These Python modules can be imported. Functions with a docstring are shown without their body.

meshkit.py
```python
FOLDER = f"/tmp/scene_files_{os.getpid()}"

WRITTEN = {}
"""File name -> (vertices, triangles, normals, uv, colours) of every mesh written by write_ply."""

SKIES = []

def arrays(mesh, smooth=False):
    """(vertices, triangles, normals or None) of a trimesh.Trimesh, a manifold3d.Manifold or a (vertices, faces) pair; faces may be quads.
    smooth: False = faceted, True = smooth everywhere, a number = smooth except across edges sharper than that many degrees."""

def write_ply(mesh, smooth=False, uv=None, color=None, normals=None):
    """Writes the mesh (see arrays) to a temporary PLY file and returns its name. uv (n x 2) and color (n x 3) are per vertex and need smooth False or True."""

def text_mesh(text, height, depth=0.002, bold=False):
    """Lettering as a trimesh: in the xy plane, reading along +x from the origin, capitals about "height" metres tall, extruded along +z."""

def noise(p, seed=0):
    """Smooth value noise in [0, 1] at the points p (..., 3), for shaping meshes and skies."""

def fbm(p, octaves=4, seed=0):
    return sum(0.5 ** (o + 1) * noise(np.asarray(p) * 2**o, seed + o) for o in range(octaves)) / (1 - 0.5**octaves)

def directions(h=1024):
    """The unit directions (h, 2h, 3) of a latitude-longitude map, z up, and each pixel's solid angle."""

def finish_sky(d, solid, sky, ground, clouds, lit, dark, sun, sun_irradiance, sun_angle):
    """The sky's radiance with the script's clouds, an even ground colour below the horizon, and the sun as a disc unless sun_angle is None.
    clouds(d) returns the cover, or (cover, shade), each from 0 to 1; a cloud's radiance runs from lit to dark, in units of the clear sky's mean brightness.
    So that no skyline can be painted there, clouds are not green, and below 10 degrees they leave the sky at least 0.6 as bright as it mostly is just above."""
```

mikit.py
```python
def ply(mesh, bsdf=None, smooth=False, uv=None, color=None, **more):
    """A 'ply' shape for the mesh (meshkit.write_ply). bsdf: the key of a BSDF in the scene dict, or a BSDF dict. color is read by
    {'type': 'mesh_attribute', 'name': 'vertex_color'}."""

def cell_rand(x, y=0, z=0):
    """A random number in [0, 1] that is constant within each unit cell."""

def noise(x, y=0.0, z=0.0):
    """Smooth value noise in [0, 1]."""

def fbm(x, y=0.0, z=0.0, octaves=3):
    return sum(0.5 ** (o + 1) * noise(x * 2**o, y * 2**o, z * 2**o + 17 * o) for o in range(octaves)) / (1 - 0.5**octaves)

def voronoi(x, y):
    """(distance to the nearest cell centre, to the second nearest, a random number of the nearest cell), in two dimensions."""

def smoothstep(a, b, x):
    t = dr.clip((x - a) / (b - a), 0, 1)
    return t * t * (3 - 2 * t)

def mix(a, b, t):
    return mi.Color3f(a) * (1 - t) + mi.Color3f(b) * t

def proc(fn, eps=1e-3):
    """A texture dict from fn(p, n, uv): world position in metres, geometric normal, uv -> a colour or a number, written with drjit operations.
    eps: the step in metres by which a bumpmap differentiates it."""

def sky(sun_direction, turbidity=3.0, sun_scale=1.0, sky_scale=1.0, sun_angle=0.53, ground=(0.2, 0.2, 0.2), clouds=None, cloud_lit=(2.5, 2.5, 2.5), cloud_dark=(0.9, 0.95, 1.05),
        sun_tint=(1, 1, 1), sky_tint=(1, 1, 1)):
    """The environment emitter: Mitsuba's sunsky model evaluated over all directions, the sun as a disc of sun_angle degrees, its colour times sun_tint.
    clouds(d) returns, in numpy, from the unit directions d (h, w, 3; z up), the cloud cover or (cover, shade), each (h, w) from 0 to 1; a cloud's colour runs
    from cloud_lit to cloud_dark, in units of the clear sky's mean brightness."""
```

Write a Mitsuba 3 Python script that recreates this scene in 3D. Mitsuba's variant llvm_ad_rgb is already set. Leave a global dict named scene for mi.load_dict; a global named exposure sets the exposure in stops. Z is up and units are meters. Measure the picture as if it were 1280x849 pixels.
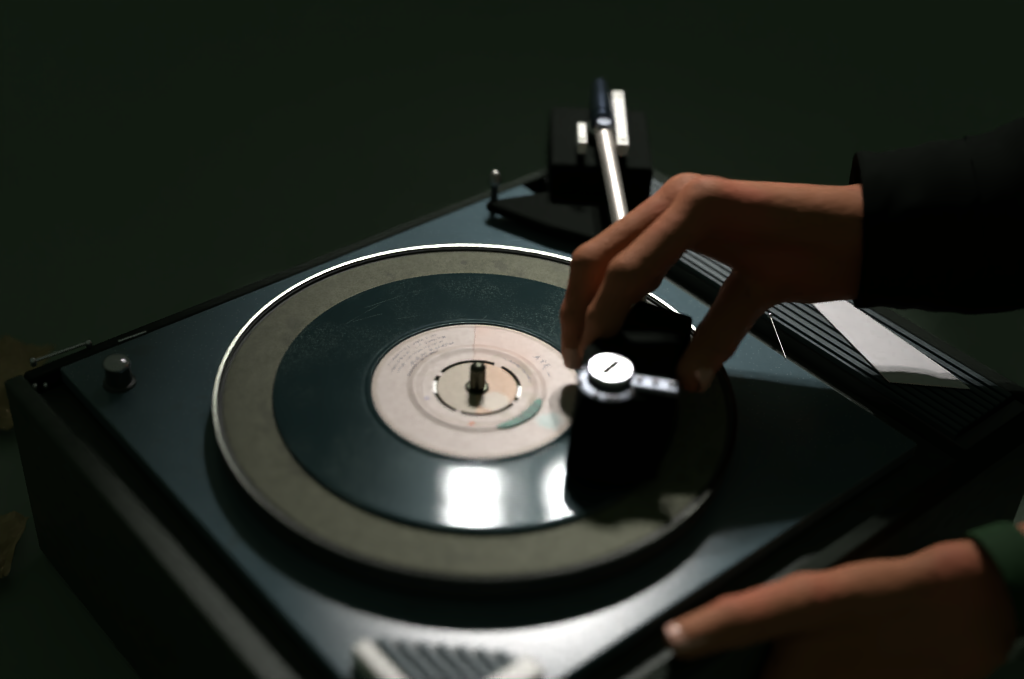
import math, random
import numpy as np
import trimesh
import manifold3d as m3
import mitsuba as mi
import drjit as dr
import mikit, meshkit
from mikit import noise, fbm, voronoi, cell_rand, smoothstep, mix

MM = 0.001
T = mi.ScalarTransform4f
scene, labels = {}, {}
rng = random.Random(7)

# ------------------------------------------------------------------ camera
CAM = np.array([0.0, -469.36, 383.39]) * MM
CF = np.array([0.02317552, 0.79613433, -0.60467597])
CU = np.array([-0.04978936, 0.60500701, 0.7946619])
exposure = 0.0
scene['camera'] = {
    'type': 'thinlens', 'fov': 2 * math.degrees(math.atan(640 / 1750.0)), 'fov_axis': 'x',
    'aperture_radius': 0.0095, 'focus_distance': 0.655, 'near_clip': 0.02, 'far_clip': 60.0,
    'to_world': T().look_at(origin=CAM.tolist(), target=(CAM + CF).tolist(), up=CU.tolist())}

# ------------------------------------------------------------------ light: a four panel work lamp behind and above, faint room light
LAMP_POWER = 1290.0
scene['room_light'] = {'type': 'constant', 'radiance': {'type': 'rgb', 'value': [0.031, 0.042, 0.029]}}
LAMP_AT = np.array([53.0, 655.0, 695.0]) * MM     # centre of the four panels
LAMP_TO = np.array([75.0, 5.0, 0.0]) * MM

# ------------------------------------------------------------------ helpers
DECK_TURN = math.radians(41)
E1 = np.array([math.cos(DECK_TURN), math.sin(DECK_TURN), 0.0])
E2 = np.array([-math.sin(DECK_TURN), math.cos(DECK_TURN), 0.0])
ROT = np.eye(4); ROT[:3, 0] = E1; ROT[:3, 1] = E2


def tm(m):
    """anything -> trimesh, in mm"""
    if hasattr(m, 'to_mesh'):
        q = m.to_mesh()
        return trimesh.Trimesh(np.array(q.vert_properties[:, :3], float), np.array(q.tri_verts), process=False)
    return m.copy()


def key(name):
    k, i = name, 0
    while k in scene or k in labels:
        i += 1
        k = f'{name}_{i:03d}'
    return k


def put(name, mesh, bsdf, smooth=30, deck=False, **kw):
    """one entry of the scene from a mesh in millimetres; deck=True: given in the turntable's own axes"""
    mesh = tm(mesh)
    if deck:
        mesh.apply_transform(ROT)
    mesh.apply_scale(MM)
    k = key(name)
    scene[k] = mikit.ply(mesh, bsdf, smooth=smooth, **kw)
    return k


def name_it(k, label=None, category=None, group=None, kind=None):
    d = {}
    if label: d['label'] = label
    if category: d['category'] = category
    if group: d['group'] = group
    if kind: d['kind'] = kind
    labels[k] = d


def lathe(profile, n=160, at=(0, 0, 0)):
    """closed profile [(r, z)...] turned about z"""
    m = trimesh.creation.revolve(np.array(list(profile) + [profile[0]], float), sections=n)
    m.apply_translation(at)
    if m.volume < 0:
        m.invert()
    return m


def hull_balls(balls, seg=14):
    return m3.Manifold.batch_hull([m3.Manifold.sphere(r, seg).translate(list(map(float, c))) for c, r in balls])


def rbox(u0, u1, v0, v1, z0, z1, r=1.0, seg=12):
    a = [((u, v, z), r) for u in (u0 + r, u1 - r) for v in (v0 + r, v1 - r) for z in (z0 + r, z1 - r)]
    return hull_balls(a, seg)


def rod(a, b, r, r2=None, seg=20):
    return hull_balls([(a, r), (b, r if r2 is None else r2)], seg)


def cyl(a, b, r, r2=None, n=40, bevel=0.0):
    """cylinder or cone from a to b with bevelled ends"""
    a, b = np.array(a, float), np.array(b, float)
    L = np.linalg.norm(b - a)
    r2 = r if r2 is None else r2
    e = bevel
    pr = [(0, 0), (r - e, 0), (r, e), (r2, L - e), (r2 - e, L), (0, L)] if e else [(0, 0), (r, 0), (r2, L), (0, L)]
    m = trimesh.creation.revolve(np.array(pr, float), sections=n)
    if m.volume < 0:
        m.invert()
    M = trimesh.geometry.align_vectors([0, 0, 1], (b - a) / L)
    M[:3, 3] = a
    m.apply_transform(M)
    return m


def prism(poly, z0, z1, bevel=0.0):
    from shapely.geometry import Polygon
    p = Polygon(poly)
    if not bevel:
        m = trimesh.creation.extrude_polygon(p, z1 - z0, engine='earcut')
        m.apply_translation([0, 0, z0])
        return m
    cs = m3.CrossSection([np.array(poly, float)], m3.FillRule.NonZero)
    lo = cs.extrude(z1 - z0 - bevel)
    ins = cs.offset(-bevel, m3.JoinType.Miter)
    hi = m3.Manifold.hull_points(np.vstack([np.c_[np.array(cs.to_polygons()[0]), np.full(len(cs.to_polygons()[0]), z1 - z0 - bevel)],
                                            np.c_[np.array(ins.to_polygons()[0]), np.full(len(ins.to_polygons()[0]), z1 - z0)]]))
    return (lo + hi).translate([0, 0, z0])


# ------------------------------------------------------------------ materials
def rgb(*c):
    return {'type': 'rgb', 'value': list(c)}


def mat(name, d):
    scene[name] = {'type': 'twosided', 'bsdf': d} if d['type'] not in ('dielectric', 'bumpmap_raw') else d
    return name


def pr(color, rough, metallic=0.0, **kw):
    c = rgb(*color) if isinstance(color, (tuple, list)) else color
    return {'type': 'principled', 'base_color': c, 'roughness': rough, 'metallic': metallic, **kw}


def gloss(color, alpha, ior=1.5):
    c = rgb(*color) if isinstance(color, (tuple, list)) else color
    return {'type': 'roughplastic', 'distribution': 'beckmann', 'alpha': alpha, 'int_ior': ior, 'diffuse_reflectance': c}


def bump(d, fn, scale, eps=2e-4):
    return {'type': 'bumpmap', 'arbitrary': mikit.proc(fn, eps), 'scale': scale, 'bsdf': d}


def polar(p):
    x, y = p.x * 1000, p.y * 1000
    return dr.sqrt(x * x + y * y), dr.atan2(y, x)


def deck_col(p, n, uv):
    g = fbm(p.x * 60, p.y * 60, 3.0, 4)
    fine = noise(p.x * 2600, p.y * 2600, 1.0)
    c = mix((0.058, 0.096, 0.112), (0.086, 0.130, 0.146), g * 0.6 + fine * 0.4)
    scuff = smoothstep(0.70, 0.78, noise(p.x * 240, p.y * 240, 9.0)) * smoothstep(0.55, 0.7, fbm(p.x * 25, p.y * 25, 5.0))
    f1, f2, w = voronoi(p.x * 420, p.y * 420)
    speck = smoothstep(0.16, 0.07, f1) * dr.select(w > 0.72, 1.0, 0.0)
    c = mix(c, (0.26, 0.29, 0.28), speck * 0.6)
    return mix(c, (0.07, 0.09, 0.09), scuff * 0.5)


mat('deck_paint', bump(gloss(mikit.proc(deck_col), 0.060, 1.5), lambda p, n, uv: noise(p.x * 1500, p.y * 1500, p.z * 1500), 0.000012))


def case_col(p, n, uv):
    return mix((0.022, 0.032, 0.022), (0.042, 0.056, 0.040), fbm(p.x * 180, p.y * 180, p.z * 180, 4))


mat('case_vinyl', bump(pr(mikit.proc(case_col), 0.55, specular=0.35), lambda p, n, uv: voronoi(p.x * 700 + p.z * 420, p.y * 700 - p.z * 380)[0], 0.00018))
mat('black_plastic', bump(pr((0.022, 0.028, 0.024), 0.45, specular=0.4), lambda p, n, uv: noise(p.x * 2200, p.y * 2200, p.z * 2200), 0.00003))
mat('knob_chrome', {'type': 'roughconductor', 'material': 'Cr', 'alpha': 0.03, 'distribution': 'ggx', 'specular_reflectance': rgb(0.8, 0.8, 0.8)})
mat('black_gloss', gloss((0.012, 0.015, 0.013), 0.02))
mat('black_matte', pr((0.014, 0.019, 0.014), 0.85, specular=0.08))
mat('black_gap', pr((0.012, 0.016, 0.013), 0.9, specular=0.1))
mat('grille_plastic', gloss((0.024, 0.050, 0.054), 0.34, 1.4))


def mat_col(p, n, uv):
    r, a = polar(p)
    g = fbm(p.x * 300, p.y * 300, 2.0, 4)
    c = mix((0.070, 0.076, 0.043), (0.152, 0.157, 0.104), g * 0.45 + 0.55 * noise(p.x * 1500, p.y * 1500, 0.0))
    # greasy finger marks and rubbed patches
    d1 = dr.sqrt(dr.square(p.x * 1000 + 9.5) + dr.square(p.y * 1000 - 98))
    d2 = dr.sqrt(dr.square(p.x * 1000 + 45) + dr.square(p.y * 1000 - 84))
    wob = noise(p.x * 900, p.y * 900, 4.0) * 2.0
    s = smoothstep(4.2, 1.6, d1 + wob) * 0.55 + smoothstep(4.0, 1.4, d2 + wob) * 0.4
    blot = smoothstep(0.62, 0.75, fbm(p.x * 70, p.y * 70, 7.0, 4)) * 0.3
    return mix(c, (0.035, 0.036, 0.028), s + blot)


mat('mat_rubber', bump(pr(mikit.proc(mat_col), 0.42, specular=0.16),
                       lambda p, n, uv: dr.sin(polar(p)[0] * 2 * math.pi / 0.9) * 0.5 + 0.5 * noise(p.x * 1800, p.y * 1800, 0.0), 0.00016, 8e-5))


def seg(p, x0, y0, x1, y1, w):
    px, py = p.x * 1000 - x0 + 1.6 * noise(p.x * 45, p.y * 45, x0), p.y * 1000 - y0 + 2.6 * noise(p.x * 38, p.y * 38, y0)
    dx, dy = x1 - x0, y1 - y0
    t = dr.clip((px * dx + py * dy) / (dx * dx + dy * dy), 0, 1)
    return smoothstep(w, w * 0.3, dr.sqrt(dr.square(px - t * dx) + dr.square(py - t * dy)))


SCR = [(rng.uniform(-50, 30), rng.uniform(48, 82)) for _ in range(7)]
SCR = [(x, y, x + rng.uniform(-18, 18), y + rng.uniform(-9, 9)) for x, y in SCR] + [(-62, 40, -46, 58), (-9, 50.5, 9, 50.5), (-60, 52, -30, 70)]


def dust(p):
    f1, f2, w = voronoi(p.x * 650, p.y * 650)
    speck = smoothstep(0.22, 0.10, f1) * dr.select(w > 0.74, 1.0, 0.0)
    patch = smoothstep(0.30, 0.70, fbm(p.x * 40, p.y * 40, 11.0, 3))
    haze = smoothstep(0.52, 0.80, noise(p.x * 1700, p.y * 1700, 2.0)) * 0.3
    s = dr.maximum(speck, haze) * patch
    for i, q in enumerate(SCR):
        s = dr.maximum(s, seg(p, *q, 0.16 + 0.1 * noise(p.x * 90, p.y * 90)) * smoothstep(0.3, 0.8, noise(p.x * 160, p.y * 160, float(i))) * 0.7)
    return s


def vinyl_col(p, n, uv):
    return mix((0.009, 0.021, 0.023), (0.15, 0.20, 0.175), dust(p) * 0.6)


def groove(p, n, uv):
    r, a = polar(p)
    track = 0.5 + 0.5 * noise(r * 1.6, 0.0, 3.0)
    return dr.sin(r * 2 * math.pi / 0.55 + 2 * noise(r * 3.0)) * track


mat('vinyl', {'type': 'blendbsdf', 'weight': 0.958,
              'a': bump({**gloss(mikit.proc(vinyl_col), 0.055), 'specular_reflectance': rgb(0.72, 0.95, 1.0)}, groove, 0.000002, 6e-5),
              'b': bump(gloss(mikit.proc(vinyl_col), 0.0062), groove, 0.0000002, 6e-5)})
mat('vinyl_edge', pr((0.010, 0.018, 0.018), 0.18, specular=0.7))


def label_col(p, n, uv):
    r, a = polar(p)
    x, y = p.x * 1000, p.y * 1000
    g = fbm(p.x * 500, p.y * 500, 1.0, 4)
    c = mix((0.55, 0.455, 0.405), (0.64, 0.555, 0.505), g)
    right = smoothstep(-0.6, -0.2, x + 1.6) * smoothstep(-4, 4, y)
    pink = right * (0.45 + 0.55 * noise(p.x * 90, p.y * 90, 6.0)) * smoothstep(38, 12, x)
    c = mix(c, (0.66, 0.44, 0.35), pink * 0.75)
    # tea coloured stains round the ridge, tiny printed and inked marks
    st = smoothstep(0.50, 0.72, fbm(p.x * 120, p.y * 120, 8.0, 4)) * smoothstep(30, 24, r)
    c = mix(c, (0.42, 0.36, 0.25), st * 0.55)
    w = noise(p.x * 700, p.y * 700, 3.0) * 1.2
    c = mix(c, (0.23, 0.20, 0.36), smoothstep(2.4, 0.9, dr.sqrt(dr.square(x + 21.0) + dr.square((y + 9.0) * 0.9)) + w) * 0.55)
    c = mix(c, (0.60, 0.17, 0.08), smoothstep(2.6, 1.0, dr.sqrt(dr.square(x + 1.5) + dr.square(y + 24.5)) + w) * 0.75)
    cy = smoothstep(8.5, 4.0, dr.sqrt(dr.square(x - 31) + dr.square(y + 20)) + w * 2)
    c = mix(c, (0.46, 0.60, 0.57), cy * 0.8)
    # browned outer edge
    c = mix(c, (0.33, 0.24, 0.15), smoothstep(42.8, 44.2, r + 0.8 * noise(a * 9.0, r)) * 0.5)
    crack = smoothstep(0.35, 0.12, dr.abs(x + 1.9 + 0.7 * noise(y * 0.5, 2.0))) * smoothstep(15, 19, y)
    return mix(c, (0.40, 0.20, 0.12), crack * 0.6)


mat('label_paper', bump(pr(mikit.proc(label_col), 0.5, specular=0.35), lambda p, n, uv: fbm(p.x * 1200, p.y * 1200, 0.0, 3), 0.00006))


def centre_col(p, n, uv):
    x, y = p.x * 1000, p.y * 1000
    g = fbm(p.x * 600, p.y * 600, 2.0, 4)
    c = mix((0.40, 0.33, 0.235), (0.48, 0.405, 0.30), g)
    pe = mix((0.56, 0.34, 0.19), (0.62, 0.42, 0.29), g)
    c = mix(c, pe, smoothstep(-0.3, 0.3, x))
    worn = smoothstep(8.5, 6.5, dr.sqrt(dr.square(x - 7.5) + dr.square((y + 9) * 1.1)) + 1.6 * noise(p.x * 400, p.y * 400, 5.0))
    return mix(c, (0.62, 0.55, 0.46), worn * 0.85)


mat('centre_paper', pr(mikit.proc(centre_col), 0.5, specular=0.35))
mat('print_ink', pr((0.20, 0.17, 0.19), 0.6, specular=0.2))


def green_col(p, n, uv):
    return mix((0.008, 0.15, 0.095), (0.004, 0.07, 0.048), smoothstep(0.35, 0.7, fbm(p.x * 500, p.y * 500, 1.0, 3)))


mat('green_ink', pr(mikit.proc(green_col), 0.5, specular=0.3))
mat('white_plastic', pr((0.78, 0.76, 0.70), 0.3, specular=0.5))


def cream_col(p, n, uv):
    return mix((0.70, 0.69, 0.63), (0.80, 0.79, 0.74), fbm(p.x * 260, p.y * 260, p.z * 260, 3))


mat('cream_paint', pr(mikit.proc(cream_col), 0.42, specular=0.45))


def card_col(p, n, uv):
    c = mix((0.80, 0.775, 0.785), (0.85, 0.83, 0.84), fbm(p.x * 300, p.y * 300, 2.0, 4))
    return mix(c, (0.62, 0.59, 0.57), smoothstep(0.80, 0.86, noise(p.x * 420, p.y * 420, 5.0)) * 0.15)


mat('white_card_paper', pr(mikit.proc(card_col), 0.6, specular=0.3))
mat('chrome', {'type': 'roughconductor', 'material': 'Cr', 'alpha': 0.07, 'distribution': 'ggx'})
mat('aluminium', bump({'type': 'roughconductor', 'material': 'Al', 'alpha': 0.21, 'distribution': 'ggx', 'specular_reflectance': rgb(0.72, 0.67, 0.61)},
                      lambda p, n, uv: noise(p.x * 1500, p.y * 120, p.z * 1500), 0.00004))
mat('lip_metal', bump({'type': 'roughconductor', 'material': 'Al', 'alpha': 0.062, 'distribution': 'beckmann', 'specular_reflectance': rgb(0.075, 0.08, 0.068)},
                      lambda p, n, uv: noise(p.x * 500, p.y * 500, p.z * 300), 0.000008))
mat('dull_steel', {'type': 'roughconductor', 'material': 'Cr', 'alpha': 0.22, 'distribution': 'ggx', 'specular_reflectance': rgb(0.55, 0.58, 0.50)})
mat('spindle_steel', {'type': 'roughconductor', 'material': 'Cr', 'alpha': 0.12, 'distribution': 'ggx', 'specular_reflectance': rgb(0.09, 0.10, 0.07)})
mat('black_flock', pr((0.0045, 0.0060, 0.0045), 0.95, specular=0.04))
mat('washer_steel', {'type': 'roughconductor', 'material': 'Cr', 'alpha': 0.2, 'distribution': 'ggx', 'specular_reflectance': rgb(0.20, 0.23, 0.25)})
mat('rib_plastic', gloss((0.050, 0.098, 0.112), 0.20, 1.4))
mat('blue_grip', bump(pr((0.10, 0.13, 0.19), 0.22, 1.0), lambda p, n, uv: noise(p.x * 1800, 0.0, p.z * 1800), 0.00008))


def skin_col(p, n, uv):
    g = fbm(p.x * 55, p.y * 55, p.z * 55, 4)
    c = mix((0.24, 0.092, 0.045), (0.31, 0.130, 0.068), g)
    red = smoothstep(0.45, 0.75, fbm(p.x * 38 + 5, p.y * 38, p.z * 38, 3))
    c = mix(c, (0.38, 0.105, 0.065), red * 0.6)
    mole = smoothstep(0.83, 0.90, noise(p.x * 330, p.y * 330, p.z * 330))
    return mix(c, (0.16, 0.07, 0.04), mole * 0.4)


def skin_bump(p, n, uv):
    f1, f2, w = voronoi(p.x * 820 + p.z * 260, p.y * 820 - p.z * 340)
    return (f2 - f1) * 0.5 + fbm(p.x * 260, p.y * 260, p.z * 260, 3)


mat('skin', bump(pr(mikit.proc(skin_col), 0.6, specular=0.10), skin_bump, 0.00042))
mat('nail', pr((0.50, 0.27, 0.20), 0.20, specular=0.6))
mat('sleeve_cloth', bump(pr((0.0045, 0.0062, 0.0045), 0.95, specular=0.03), lambda p, n, uv: dr.sin(p.x * 5200) * dr.sin((p.y + p.z) * 5200), 0.00012))
mat('strap_leather', bump(pr((0.010, 0.030, 0.010), 0.8, specular=0.1), lambda p, n, uv: noise(p.x * 900, p.y * 900, p.z * 900), 0.00015))
mat('table_cloth', bump(pr((0.160, 0.210, 0.160), 0.95, specular=0.05), lambda p, n, uv: dr.sin(p.x * 3000) * dr.sin(p.y * 3000), 0.0002))


def kraft_col(p, n, uv):
    return mix((0.24, 0.185, 0.10), (0.36, 0.27, 0.15), fbm(p.x * 200, p.y * 200, p.z * 200, 4))


mat('kraft_paper', pr(mikit.proc(kraft_col), 0.8, specular=0.2))
mat('lamp_black', pr((0.02, 0.02, 0.02), 0.6))

# ------------------------------------------------------------------ table
ZT = -122.0
k = put('table', rbox(-900, 1100, -1100, 1150, ZT - 40, ZT, 4), 'table_cloth', deck=True)
name_it(k, 'wide table under a plain black cloth, carrying the turntable', 'table', kind=None)

# ------------------------------------------------------------------ turntable
DZ = -13.0                                                   # deck level; the record's top is z = 0
name_it('turntable', 'slate blue record turntable in a black case with a metal rimmed platter', 'turntable')
put('turntable__case', rbox(-153, 216, -156, 141, ZT + 3, -24, 2.0), 'case_vinyl', deck=True)
for a in ((-153, -144, -156, 141, -25, -14), (-143.9, 216, 134.6, 141, -25, -13.6), (-143.9, 216, -156, -148, -25, -14.4), (207, 216, -147.9, 134.5, -25, -14.2)):
    put('turntable__case_rim', rbox(*a, 1.6), 'case_vinyl' if a[1] < 0 else 'black_matte', deck=True)
put('turntable__deck_plate', rbox(-130, 141, -133, 133.5, -21, DZ, 1.0), 'deck_paint', deck=True)
for u in (-118, 128):
    for v in (-121, 121):
        put('turntable__foot', cyl((u, v, ZT), (u, v, ZT + 4), 11, 9, bevel=0.6), 'black_matte', deck=True)

# platter
R = 112.6
put('turntable__platter', lathe([(4, -11.6), (R - 3.5, -11.6), (R - 1.0, -10.8), (R - 0.7, -1.9), (R - 2.2, -2.3), (R - 2.2, -1.2), (R - 2.5, -1.0), (R - 2.9, -1.2), (R - 3.0, -2.4), (4, -2.4)], 256), 'black_plastic', smooth=35)
lip = [(R - 2.1, -2.3), (R - 2.1, -0.35), (R - 1.95, -0.2), (R - 0.6, 0.07), (R - 0.35, 0.0),
       (R - 0.05, -0.4), (R, -1.0), (R, -1.8), (R - 0.4, -2.3)]
put('turntable__platter__lip', lathe(lip, 320), 'lip_metal', smooth=8)
put('turntable__spindle', lathe([(0, -2.3), (5.2, -2.3), (5.2, 0.5), (4.6, 0.9), (3.45, 0.95), (3.45, 11.2), (2.6, 12.2), (1.2, 12.7), (0, 12.8)], 48), 'spindle_steel', smooth=35)

k = put('platter_mat', lathe([(5.6, -2.35), (107.6, -2.35), (108.2, -2.1), (107.7, -1.66), (5.6, -1.66)], 256), 'mat_rubber', smooth=30)
name_it(k, 'grey ribbed rubber mat lying on the platter under the record', 'mat')

# ------------------------------------------------------------------ record
name_it('record', 'small black vinyl single with a pale pinkish paper label', 'record')
prof = [(19.2, -1.6), (86.4, -1.6), (87.2, -1.25), (87.5, -0.75), (87.2, -0.2), (86.4, 0.06), (84.5, 0.12), (79.0, 0.02), (75.0, 0.0), (50.5, 0.0), (49.0, -0.1), (47.9, -0.12),
        (47.3, 0.25), (46.8, 0.42), (46.2, 0.30), (45.8, -0.12), (19.2, -0.12)]
put('record__disc', lathe(prof, 256), 'vinyl', smooth=40)
lab = [(19.15, -0.10), (45.4, -0.10), (45.4, 0.0), (44.6, 0.05), (31.0, 0.05), (29.8, 0.14), (28.4, 0.72), (27.2, 0.95), (26.0, 0.72), (24.2, 0.12), (22.6, 0.06), (19.15, 0.04)]
put('record__label', lathe(lab, 200), 'label_paper', smooth=50)


def arc(r0, r1, a0, a1, z0, z1, n=24):
    t = np.radians(np.linspace(a0, a1, n))
    o = np.c_[np.cos(t) * r1, np.sin(t) * r1]
    i = np.c_[np.cos(t[::-1]) * r0, np.sin(t[::-1]) * r0]
    return prism(np.vstack([o, i]), z0, z1)


# push out centre with four bridges and dark slots between them
put('record__centre', lathe([(3.75, -1.5), (17.2, -1.5), (17.4, -1.2), (17.3, -0.02), (17.0, 0.04), (3.75, 0.04)], 96), 'centre_paper', smooth=30)
for a0, a1 in ((150, 158), (56, 67), (242, 249), (-32, -26)):
    put('record__bridge', arc(17.1, 19.3, a0, a1, -1.3, 0.0), 'label_paper', smooth=False)
for a0, a1 in ((172, 196), (-17, 6)):
    put('record__bridge', arc(17.75, 19.1, a0, a1, -0.6, 0.22), 'white_plastic', smooth=False)
ta = np.radians(np.linspace(-71, -14, 22)); tw = np.interp(np.linspace(0, 1, 22), [0, .12, .6, .9, 1], [.5, 1.6, 2.3, 1.9, .9])
mark = np.vstack([np.c_[np.cos(ta) * (27.9 + tw), np.sin(ta) * (27.9 + tw)], np.c_[np.cos(ta) * (27.9 - tw), np.sin(ta) * (27.9 - tw)][::-1]])
put('record__label__ink_mark', prism(mark, 0.96, 1.0), 'green_ink', smooth=False)


def letters(text, h, r, ang, turn, z):
    m = meshkit.text_mesh(text, h, 0.04)
    m.apply_translation([-m.bounds.mean(0)[0], -m.bounds.mean(0)[1], 0])
    M = trimesh.transformations.rotation_matrix(math.radians(turn), [0, 0, 1])
    m.apply_transform(M)
    m.apply_translation([r * math.cos(math.radians(ang)), r * math.sin(math.radians(ang)), z])
    return m


for ch, a in (('A', 41.5), ('Y', 35.5), ('E', 29.5)):
    put('record__label__lettering', letters(ch, 2.9, 35.0, a, a - 90, 0.055), 'print_ink', smooth=False)
# the worn small print is too blurred to read: rows of broken strokes that follow the rim
rows = [(41.0, 118, 166, 0.9), (38.3, 114, 168, 0.9), (35.6, 118, 168, 0.9), (32.6, 108, 158, 1.5), (30.4, 128, 170, 0.9), (33.0, 16, 30, 1.0), (24.0, 14, 62, 1.4)]
for r, a0, a1, h in rows:
    bits, a = [], a0
    while a < a1:
        if rng.random() > 0.22:
            for s in range(rng.choice((1, 2, 2, 3))):
                w, l = rng.uniform(0.2, 0.34), h * rng.uniform(0.5, 1.15)
                b = trimesh.creation.box([w, l, 0.03])
                b.apply_transform(trimesh.transformations.rotation_matrix(math.radians(a - 90 + rng.choice((0, 0, 25, -25, 90))), [0, 0, 1]))
                rr, aa = r + rng.uniform(-0.3, 0.3) * h, math.radians(a + s * 0.35)
                b.apply_translation([rr * math.cos(aa), rr * math.sin(aa), 0.075 if r > 31 else 0.5 if r > 29 else 0.14])
                bits.append(b)
        a += rng.uniform(1.2, 2.0) * h ** 0.5
    kk = put('record__label__print_row', trimesh.util.concatenate(bits), 'print_ink', smooth=False)
    name_it(kk, kind='stuff')

# ------------------------------------------------------------------ right hand console, grille slats, wire
put('turntable__console', rbox(158, 206.8, -147.5, 134, -24.5, -15.5, 1.0), 'black_plastic', deck=True)
put('turntable__trim_strip', rbox(158.6, 160.6, -140, 130, -15.6, -12.2, 0.5), 'grille_plastic', deck=True)
put('turntable__grille', rbox(162, 206, -140, 128, -15.6, -14.6, 0.3), 'black_gap', deck=True)
for i in range(9):
    u = 162.4 + i * 4.8
    put('turntable__grille__slat', rbox(u, u + 3.5, -139, 127, -14.8, -12.4 + rng.uniform(-.15, .15), 0.5, 8), 'grille_plastic', deck=True)
put('turntable__lift_wire', rod((158.2, -31.7, -11.6), (139.4, -58.0, -12.0), 0.3, seg=10), 'dull_steel', deck=True)
put('turntable__lift_wire__end', hull_balls([((158.2, -31.7, -11.4), 1.3)], 16), 'chrome', deck=True)

k = put('white_card', prism([(200.5, -27), (190.5, -26), (185, -31), (182.5, -40), (164.0, -99), (190.5, -125), (193, -112)], -11.9, -11.3, 0.15), 'white_card_paper', deck=True, smooth=False)
name_it(k, 'blank white card strip lying on the slatted right side of the turntable', 'card')

# ------------------------------------------------------------------ hinge rods, screws, selector knob on the left
put('turntable__hinge_rod', rod((-137.5, 141.9, -11.2), (-114, 140.4, -11.2), 0.75, seg=12), 'chrome', deck=True)
put('turntable__hinge_rod', rod((-100.5, 134.0, -12.0), (-87.5, 133.2, -12.0), 0.6, seg=12), 'chrome', deck=True)
for u, v in ((-137.9, 141.8), (-112.5, 139.5)):
    put('turntable__hinge_pin', hull_balls([((u, v, -12.5), 1.5), ((u, v, -10.8), 1.5)], 16), 'chrome', deck=True)
for u, v in ((-143.8, 128.3), (-140.0, 126.0)):
    put('turntable__case_screw', hull_balls([((u, v, -14.2), 1.1), ((u, v, -13.2), 0.9)], 14), 'chrome', deck=True)
kx, ky = -114.0, 108.0
put('turntable__knob', lathe([(0, DZ), (7.2, DZ), (7.0, DZ + 1.2), (5.6, DZ + 1.8), (5.3, -3.2), (4.9, -2.8), (0, -2.8)], 48, (kx, ky, 0)), 'black_plastic', deck=True, smooth=35)
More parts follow.
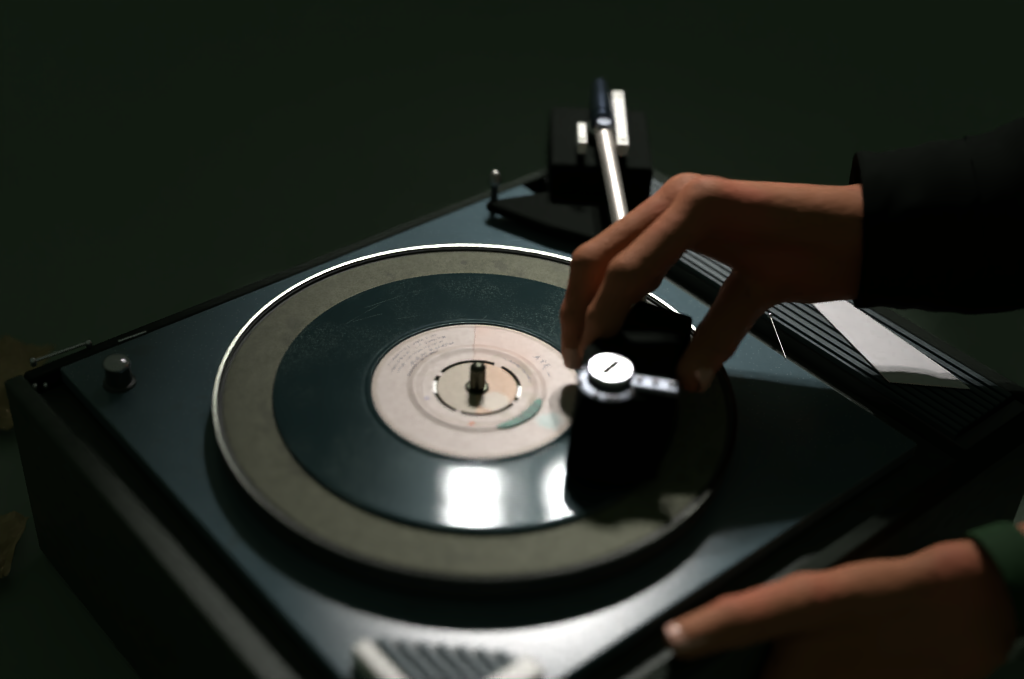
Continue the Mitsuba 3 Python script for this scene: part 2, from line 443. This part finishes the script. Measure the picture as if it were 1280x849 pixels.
put('turntable__knob__cap', lathe([(0, -2.9), (5.6, -2.9), (6.0, -2.2), (5.7, -1.0), (4.6, 0.1), (2.6, 0.75), (0, 0.95)], 48, (kx, ky, 0)), 'knob_chrome', deck=True, smooth=50)

# ------------------------------------------------------------------ ribbed control with two cream bars in the near corner
tri = [(-110.5, -78.0), (-75.7, -113.6), (-77.5, -131.0), (-114.0, -131.0), (-120.0, -124.0), (-120.0, -84.0)]
put('turntable__control_pad', prism(tri, DZ - 0.5, DZ + 0.8, 0.3), 'black_plastic', deck=True, smooth=False)
for i in range(7):
    c = -79.5 - i * 6.2
    # ribs run along the depth of the deck, cut by the slanted far edge
    u = -80.5 - i * 5.0
    v1 = -113.6 - (u + 75.7) * 1.02
    put('turntable__control_pad__rib', rbox(u - 1.6, u + 1.6, -129, v1 - 2.5, DZ + 0.5, DZ + 4.2, 0.9, 10), 'rib_plastic', deck=True)
put('turntable__control_bar', rbox(-123.5, -116.0, -130, -80.5, DZ - 0.3, DZ + 8.0, 1.5), 'cream_paint', deck=True)
put('turntable__control_bar', rbox(-112.0, -75.5, -131.5, -121.5, DZ - 0.3, DZ + 8.2, 1.5), 'cream_paint', deck=True)

# ------------------------------------------------------------------ arm rest, arm base
put('turntable__arm_rest', cyl((4, 167, DZ - 1), (4, 167, 5), 2.2, 1.8, bevel=0.3), 'black_plastic')
put('turntable__arm_rest__cap', hull_balls([((4, 167, 4.6), 3.4), ((4, 167, 7.4), 2.6)], 20), 'dull_steel')
put('turntable__arm_plate', hull_balls([((3, 158, -6), 3.2), ((34, 140, -6), 3.2), ((62, 128, -6), 3.2), ((74, 176, -6), 3.2), ((40, 172, -6), 3.2)], 16), 'black_flock')
base = [((x, y, z), 3.0) for x in (36, 84) for y in (172, 232) for z in (-14, 12)]
put('turntable__arm_base', hull_balls(base, 16), 'black_flock')
PIV = np.array([60.0, 186.0, 24.0])
put('turntable__arm_base__post', cyl((PIV[0], PIV[1] + 14, 10), (PIV[0], PIV[1] + 14, 22), 11, 9, bevel=1.0), 'black_matte')

# tonearm
HS = np.array([70.0, 20.0, 22.5])
put('turntable__tonearm', cyl(PIV + [0, 6, 0.2], HS, 4.6, 4.6, bevel=0.6), 'aluminium', smooth=50)
put('turntable__tonearm__grip', lathe([(0, 0), (5.6, 0), (6.2, 0.8), (6.2, 3), (5.7, 3.6), (5.7, 6), (6.2, 6.6), (6.2, 20), (5.8, 21), (5.0, 36), (4.2, 38), (0, 38)], 40), 'blue_grip', smooth=35)
m = scene.pop('turntable__tonearm__grip')
g = lathe([(0, 0), (5.6, 0), (6.3, 0.8), (6.3, 3), (5.6, 3.6), (5.6, 6), (6.3, 6.6), (6.3, 22), (5.8, 23), (5.0, 40), (4.2, 42), (0, 42)], 40)
M = trimesh.geometry.align_vectors([0, 0, 1], [0.0, 1.0, 0.04]); M[:3, 3] = PIV + [0, 12.5, 0.2]
g.apply_transform(M)
put('turntable__tonearm__grip', g, 'blue_grip', smooth=35)
for x0, x1, y0, y1 in ((46.2, 50.8, 172, 193.5), (66.6, 72.6, 172, 232)):
    put('turntable__tonearm__yoke_rail', rbox(x0, x1, y0, y1, 20, 27, 0.7), 'cream_paint')

put('turntable__tonearm__pivot_cap', lathe([(0, 0), (4.4, 0), (4.4, 1.6), (3.6, 2.4), (0, 2.6)], 36, (PIV[0], PIV[1] + 3, 28.4)), 'washer_steel', smooth=35)
for x, y in ((48.5, 176.0), (69.6, 177.5), (69.6, 226.0)):
    put('turntable__tonearm__rail_screw', lathe([(0, 0), (1.5, 0), (1.5, 0.5), (1.1, 0.9), (0, 0.95)], 24, (x, y, 26.95)), 'dull_steel', smooth=35)

# headshell: a tapering black shell, screwed on from above
hs = [((70, 27, 28), 2.6), ((89, 18, 28), 2.6), ((46, -10, 30), 2.6), ((79, -14, 30), 2.6), ((43, -40, 30), 2.4), ((72, -40, 30), 2.4),
      ((70, 26, 16), 3.0), ((89, 17, 16), 3.0), ((45, -11, 12), 3.0), ((79, -14, 12), 3.0), ((40, -46, 20), 2.2), ((72, -46, 20), 2.2), ((38.5, -54, 5), 1.8), ((46, -58.5, 4), 1.6), ((58, -60, 4), 1.6), ((72, -56, 5), 1.8)]
put('turntable__tonearm__headshell', hull_balls(hs, 18), 'black_flock', smooth=35)
SX, SY, SZ = 53.0, -29.5, 32.6
put('turntable__tonearm__washer', lathe([(0, 0), (12.6, 0), (13.0, 0.5), (12.4, 1.0), (9.8, 1.5), (0, 1.5)], 48, (SX - 0.5, SY - 2.5, SZ - 0.4)), 'washer_steel', smooth=35)
sm = tm(m3.Manifold.cylinder(3.2, 9.0, 9.6, 48).translate([SX, SY, SZ + 1.0]) + m3.Manifold.cylinder(1.0, 9.6, 8.4, 48).translate([SX, SY, SZ + 4.2])
        - m3.Manifold.cube([3.4, 11.5, 6.0], True).rotate([0, 0, -38]).translate([SX, SY, SZ + 4.2]))
put('turntable__tonearm__screw', sm, 'chrome', smooth=35)
put('turntable__tonearm__screw_slot', m3.Manifold.cube([3.3, 11.4, 1.0], True).rotate([0, 0, -38]).translate([SX, SY, SZ + 3.2]), 'black_flock', smooth=False)
lv = m3.Manifold.batch_hull([m3.Manifold.sphere(1.7, 14).translate([SX + 9 + i * 7.2, SY - 4.0 + yy, SZ + 1.2]) for i in (0, 2.3) for yy in (-2.8 - i * 1.2, 2.4 - i * 1.2)])
put('turntable__tonearm__finger_lever', lv, 'washer_steel', smooth=35)
for a in (-168, -118, -92, -78, -40, 150):
    q = math.radians(a)
    put('turntable__tonearm__stud', hull_balls([((SX - 0.5 + 11.4 * math.cos(q), SY - 2.5 + 11.4 * math.sin(q), SZ + 0.7), 1.25)], 16), 'chrome')
for i in range(3):
    put('turntable__tonearm__lever_rivet', hull_balls([((SX + 11.5 + i * 6.4, SY - 4.4 - i * 1.0, SZ + 2.6), 1.8)], 16), 'chrome')


# ------------------------------------------------------------------ the person's hands
def cone_sdf(P, a, b, ra, rb):
    """distance to a round cone (approximate: radius runs along the axis)"""
    a, b = np.array(a, float), np.array(b, float)
    ab = b - a
    t = np.clip(((P - a) @ ab) / (ab @ ab), 0, 1)
    return np.linalg.norm(P - a - t[..., None] * ab, axis=-1) - (ra + (rb - ra) * t)


def smin(a, b, k):
    h = np.clip(0.5 + 0.5 * (b - a) / k, 0, 1)
    return b * (1 - h) + a * h - k * h * (1 - h)


STEP = 1.7


def surface_net(S, lo, h):
    """the zero surface of a sampled distance: one vertex per crossed cell, one quad per crossed edge"""
    inside = S < 0
    n = S.shape
    corners = [(i, j, k_) for i in (0, 1) for j in (0, 1) for k_ in (0, 1)]
    sl = lambda o: tuple(slice(o[d], n[d] - 1 + o[d]) for d in range(3))
    cnt = sum(inside[sl(o)].astype(int) for o in corners)
    cells = (cnt > 0) & (cnt < 8)
    idx = -np.ones(cells.shape, int)
    C = np.argwhere(cells)
    idx[cells] = np.arange(len(C))
    acc, num = np.zeros((len(C), 3)), np.zeros(len(C))
    for o in corners:
        for d in range(3):
            if o[d]:
                continue
            e = list(o); e[d] = 1
            s0, s1 = S[tuple((C + o).T)], S[tuple((C + e).T)]
            x = (s0 < 0) != (s1 < 0)
            t_ = np.where(x, s0 / np.where(x, s0 - s1, 1), 0)
            q = np.tile(np.array(o, float), (len(C), 1)); q[:, d] = t_
            acc += q * x[:, None]; num += x
    V = lo + (C + acc / num[:, None]) * h
    F_ = []
    for d in range(3):
        a_, b_ = (d + 1) % 3, (d + 2) % 3
        e = [slice(None)] * 3; f_ = [slice(None)] * 3
        e[d], f_[d] = slice(0, n[d] - 1), slice(1, n[d])
        i0, i1 = inside[tuple(e)], inside[tuple(f_)]
        X = np.argwhere(i0 != i1)
        X = X[(X[:, a_] > 0) & (X[:, b_] > 0) & (X[:, a_] < n[a_] - 1) & (X[:, b_] < n[b_] - 1)]
        da, db = np.eye(3, dtype=int)[a_], np.eye(3, dtype=int)[b_]
        q = np.stack([idx[tuple((X - da - db).T)], idx[tuple((X - db).T)], idx[tuple(X.T)], idx[tuple((X - da).T)]], 1)
        flip = ~i0[tuple(X.T)]
        q[flip] = q[flip][:, ::-1]
        F_.append(q)
    Q = np.vstack(F_)
    return trimesh.Trimesh(V, np.vstack([Q[:, [0, 1, 2]], Q[:, [0, 2, 3]]]), process=False)


def hand_mesh(bones_palm, chains, kp=9.0, kf=3.0, kj=6.0, edge=1.7):
    """palm bones blended softly, each finger a chain of its own, blended into the palm"""
    pts = [np.array(q, float) for a, b, ra, rb in bones_palm for q in (a, b)] + [np.array(j, float) for c in chains for j, r in c]
    lo, hi = np.min(pts, 0) - 34, np.max(pts, 0) + 34
    n = np.ceil((hi - lo) / STEP).astype(int) + 1
    gx, gy, gz = [lo[i] + STEP * np.arange(n[i]) for i in range(3)]
    P = np.stack(np.meshgrid(gx, gy, gz, indexing='ij'), -1)
    palm = None
    for a, b, ra, rb in bones_palm:
        d = cone_sdf(P, a, b, ra, rb)
        palm = d if palm is None else smin(palm, d, kp)
    fing = []
    for c in chains:
        f = None
        for (a, ra), (b, rb) in zip(c[:-1], c[1:]):
            d = cone_sdf(P, a, b, ra, rb)
            f = d if f is None else smin(f, d, kf)
        fing.append(f)
    out = palm
    allf = fing[0]
    for f in fing[1:]:
        allf = smin(allf, f, 1.2)
    out = smin(palm, allf, kj)
    wob = meshkit.fbm(P / 14.0, 3, 5) - 0.5
    out = out + wob * 1.2
    t = surface_net(out, lo, STEP)
    trimesh.smoothing.filter_taubin(t, 0.5, 0.52, 8)
    return t


def nail_mesh(tip, back, up, w=5.2, l=10.0, r=7.5):
    """a curved nail plate lying on the fingertip: tip end, direction back along the finger, outward normal"""
    tip, y, z = np.array(tip, float), np.array(back, float), np.array(up, float)
    y /= np.linalg.norm(y); z = z - y * (z @ y); z /= np.linalg.norm(z); x = np.cross(y, z)
    V, Fc, nu, nv = [], [], 9, 9
    for s in (0.0, 0.6):
        for i in range(nu):
            for j in range(nv):
                a, b = i / (nu - 1) * 2 - 1, j / (nv - 1)
                round_ = math.sqrt(max(0.0, 1 - (max(0, 0.35 - b) / 0.35) ** 2 * a * a * 0.8))
                q = tip + x * a * w * (0.86 + 0.14 * round_) + y * (b * l + (1 - round_) * 2.4) + z * (r - a * a * w * w / (2.0 * r) - s - (1 - b) ** 2 * 1.0)
                V.append(q)
    o = nu * nv
    for i in range(nu - 1):
        for j in range(nv - 1):
            a, b, c, d = i * nv + j, (i + 1) * nv + j, (i + 1) * nv + j + 1, i * nv + j + 1
            Fc += [[a, b, c], [a, c, d], [a + o, c + o, b + o], [a + o, d + o, c + o]]
    m_ = trimesh.Trimesh(V, Fc, process=False)
    return m_


name_it('person', 'person in dark sleeves reaching in, one hand pinching the tonearm, the other beside the case', 'person')
W = (168, 66, 40)
IM, MMc, RM, PM = (92, 33, 78), (87, 53, 68), (91, 68, 58), (99, 80, 49)
palm = [((172, 47, 60), IM, 17, 10.5), ((172, 56, 55), MMc, 17, 10), ((90, 42, 62), (138, 46, 45), 11, 15), ((172, 62, 55), RM, 13, 9.5), ((172, 68, 51), PM, 12, 9), ((156, 48, 50), (126, 40, 45), 15, 11),
        ((178, 52, 44), (146, 46, 37), 18, 13), ((172, 50, 62), (235, 54, 70), 16, 20), ((172, 67, 52), (235, 74, 58), 15, 20)]
chains = [
    [(IM, 10.0), ((60, 8, 57), 8.2), ((52, 5, 37), 7.3), ((49, 2, 21), 6.3)],
    [(MMc, 10.0), ((46, 28, 48), 8.4), ((42, 18, 28), 7.5), ((42, 10, 14), 6.4)],
    [(RM, 9.5), ((70, 44, 43), 8.2), ((60, 26, 37), 7.0), ((52, 14, 30), 6.2)],
    [(PM, 8.5), ((80, 54, 40), 7.4), ((72, 38, 36), 6.4), ((64, 28, 34), 5.6)],
    [((140, 50, 40), 12.5), ((116, 35, 31), 10.5), ((100, 6, 27), 9.0), ((88, -19, 28), 7.4)],
]
put('person__right_arm', hand_mesh(palm, chains), 'skin', smooth=True)
put('person__right_arm__nail', nail_mesh((86, -26, 28), (12, 25, -1), (0.85, -0.35, 0.35), 5.0, 10.5, 6.6), 'nail', smooth=True)
put('person__right_arm__nail', nail_mesh((42, 6, 8.5), (0, 8, 14), (-0.3, -0.9, 0.45), 4.4, 9, 6.2), 'nail', smooth=True)


def sleeve(path, wob, seed):
    """a cloth tube with folds, open end first, path of (point, radius)"""
    P = np.array([q for q, r in path], float); Rr = np.array([r for q, r in path], float)
    n, m_ = 60, 64
    t = np.linspace(0, len(P) - 1, n)
    C = np.stack([np.interp(t, range(len(P)), P[:, i]) for i in range(3)], -1); rr = np.interp(t, range(len(P)), Rr)
    d = np.gradient(C, axis=0); d /= np.linalg.norm(d, axis=1)[:, None]
    a = np.cross(d, [0, 0, 1.0]); a /= np.linalg.norm(a, axis=1)[:, None]; b = np.cross(a, d)
    th = np.linspace(0, 2 * np.pi, m_, endpoint=False)
    V = []
    for inner in (0, 1):
        for i in range(n):
            ring = np.cos(th)[:, None] * a[i] + np.sin(th)[:, None] * b[i]
            f = (meshkit.fbm(np.c_[np.full(m_, i / 4.0), np.cos(th) * 1.4 + 3, np.sin(th) * 1.4 + 3], 3, seed) - 0.5) * wob
            V.append(C[i] + ring * (rr[i] + f - inner * 2.2)[:, None])
    V = np.vstack(V); Fc = []; o = n * m_
    for i in range(n - 1):
        for j in range(m_):
            q = [i * m_ + j, i * m_ + (j + 1) % m_, (i + 1) * m_ + (j + 1) % m_, (i + 1) * m_ + j]
            Fc += [[q[0], q[1], q[2]], [q[0], q[2], q[3]], [q[0] + o, q[2] + o, q[1] + o], [q[0] + o, q[3] + o, q[2] + o]]
    for j in range(m_):
        k2 = (j + 1) % m_
        Fc += [[j, j + o, k2 + o], [j, k2 + o, k2]]
    return trimesh.Trimesh(V, Fc, process=False)


put('person__sleeve', sleeve([((164, 57, 55), 34), ((215, 52, 62), 38), ((280, 44, 92), 48), ((390, 30, 190), 70)], 7, 3), 'sleeve_cloth', smooth=True)

# left hand: thumb along the front rim, fingers hanging over it
lp = [((188, -94, -16), (132, -103, -32), 11, 9.5), ((190, -98, -26), (139, -109, -50), 12, 9.5), ((192, -101, -34), (148, -113, -62), 12, 9), ((194, -104, -40), (157, -115, -72), 12, 8.5),
      ((186, -90, -8), (150, -98, -13), 9.5, 10), ((188, -91, -7), (258, -74, 8), 10, 13), ((190, -97, -20), (259, -80, -4), 13, 17), ((192, -102, -32), (260, -86, -16), 12, 16)]
lc = [
    [((158, -97, -13), 10.5), ((128, -107, -9), 10.2), ((99, -121, -6), 9.0), ((80, -129.5, -7), 7.2)],
    [((132, -104, -32), 10), ((124, -112, -60), 8.6), ((114, -112, -80), 7.6), ((109, -108, -96), 6.6)],
    [((139, -110, -50), 10), ((132, -117, -80), 8.6), ((123, -115, -102), 7.6), ((118, -110, -116), 6.0)],
    [((148, -114, -62), 9.5), ((143, -120, -90), 8.0), ((134, -116, -108), 7.0), ((129, -112, -116), 6.0)],
    [((157, -116, -72), 8.5), ((153, -121, -95), 7.0), ((146, -117, -108), 6.2), ((142, -114, -116), 5.4)],
]
put('person__left_arm', hand_mesh(lp, lc), 'skin', smooth=True)
put('person__left_arm__nail', nail_mesh((73.5, -132.5, -8), (20, 8.5, 1.5), (-0.1, -0.2, 1.0), 5.6, 15, 7.3), 'nail', smooth=True)
put('person__sleeve', sleeve([((240, -86, 2), 32), ((300, -66, 20), 38), ((380, -40, 60), 46), ((480, -10, 130), 58)], 7, 9), 'sleeve_cloth', smooth=True)

# wristwatch on the left wrist
wa, wb = np.array([203.0, -95.5, -13.5]), np.array([215.0, -92.4, -10.5])
ax = (wb - wa) / np.linalg.norm(wb - wa)
pf = lathe([(24.6, -8), (26.4, -8), (27.0, -6), (27.0, 6), (26.4, 8), (24.6, 8)], 72)
pf.apply_scale([1.0, 0.92, 1.0])
M = trimesh.geometry.align_vectors([0, 0, 1], ax); M[:3, 3] = (wa + wb) / 2
pf.apply_transform(M)
name_it('wristwatch', 'dark green strap wristwatch worn on the lower wrist', 'wristwatch')
put('wristwatch__strap', pf, 'strap_leather', smooth=35)
put('wristwatch__buckle', hull_balls([((204, -122, -18), 1.5), ((211, -120, -16), 1.5), ((205, -122, -10), 1.5), ((212, -120, -8), 1.5)], 12), 'dull_steel')


# ------------------------------------------------------------------ crumpled kraft paper on the table at the left
def crumple(cx, cy, w, h, seed, tall):
    n = 16
    g = np.stack(np.meshgrid(np.linspace(-1, 1, n), np.linspace(-1, 1, n), indexing='ij'), -1).reshape(-1, 2)
    jit = np.array([[rng.uniform(-.05, .05), rng.uniform(-.05, .05)] for _ in g])
    g = g + jit
    z = meshkit.fbm(np.c_[g * 1.7, np.full(len(g), seed)], 3, seed) * tall
    V = np.c_[cx + g[:, 0] * w, cy + g[:, 1] * h, ZT + 1 + z]
    F_ = []
    for i in range(n - 1):
        for j in range(n - 1):
            a, b, c, d = i * n + j, (i + 1) * n + j, (i + 1) * n + j + 1, i * n + j + 1
            F_ += [[a, b, c], [a, c, d]]
    t = trimesh.Trimesh(V, F_, process=False)
    b = t.copy(); b.vertices[:, 2] -= 0.5; b.invert()
    return trimesh.util.concatenate([t, b])


k = put('paper_sheet', crumple(-262, 118, 24, 34, 3, 26), 'kraft_paper', smooth=False)
name_it(k, 'crumpled brown paper sheet behind the left corner of the case, farther of the two', 'paper')
k = put('paper_sheet', crumple(-232, 0, 16, 22, 8, 20), 'kraft_paper', smooth=False)
name_it(k, 'crumpled brown paper sheet by the left corner of the case, nearer of the two', 'paper')

# ------------------------------------------------------------------ the lamp (outside the frame): four glowing panels in a deep black housing
dz = (LAMP_TO - LAMP_AT); dz /= np.linalg.norm(dz)
dx = np.cross(dz, [0, 0, 1.0]); dx /= np.linalg.norm(dx); dx = -dx if dx[0] < 0 else dx
dy = np.cross(dz, dx); dy = -dy if dy[2] < 0 else dy
LM = np.eye(4); LM[:3, 0], LM[:3, 1], LM[:3, 2] = dx, dy, -dz if np.linalg.det(np.c_[dx, dy, -dz]) > 0 else dz
LM[:3, 3] = LAMP_AT
name_it('work_lamp', 'black work lamp with four bright panels hanging behind the turntable', 'lamp')


def lamp_part(name, mesh, bsdf, **kw):
    m_ = tm(mesh); m_.apply_scale(MM); m_.apply_transform(LM)
    kk = key(name)
    scene[kk] = mikit.ply(m_, bsdf, smooth=False, **kw)
    return kk


sgn = 1.0 if np.allclose(LM[:3, 2], -dz) else -1.0           # local axis that points away from the scene
TUBE = 300.0
back = m3.Manifold.cube([196, 170, 12], True).translate([0, 0, sgn * 8])
ring = m3.Manifold.cube([196, 170, TUBE], True)
for sx in (-1, 1):
    ring = ring - m3.Manifold.cube([82, 150, TUBE * 2], True).translate([sx * 51, 0, 0])
lamp_part('work_lamp__housing', back + ring.translate([0, 0, sgn * (2 - TUBE / 2)]), 'lamp_black')
for sx in (-1, 1):
    for sy in (-1, 1):
        cs = m3.CrossSection.circle(1.0, 40).scale([27, 8.2])
        pm = tm(cs.extrude(1.0)); pm.apply_translation([sx * 51, sy * 22.5, -0.5])
        # only the face towards the turntable glows
        face = pm.copy()
        keep = face.face_normals[:, 2] * -sgn > 0.9
        face.update_faces(keep); face.remove_unreferenced_vertices()
        lamp_part('work_lamp__panel', face, 'lamp_black', emitter={'type': 'area', 'radiance': rgb(LAMP_POWER, LAMP_POWER * 0.97, LAMP_POWER * 0.93)})
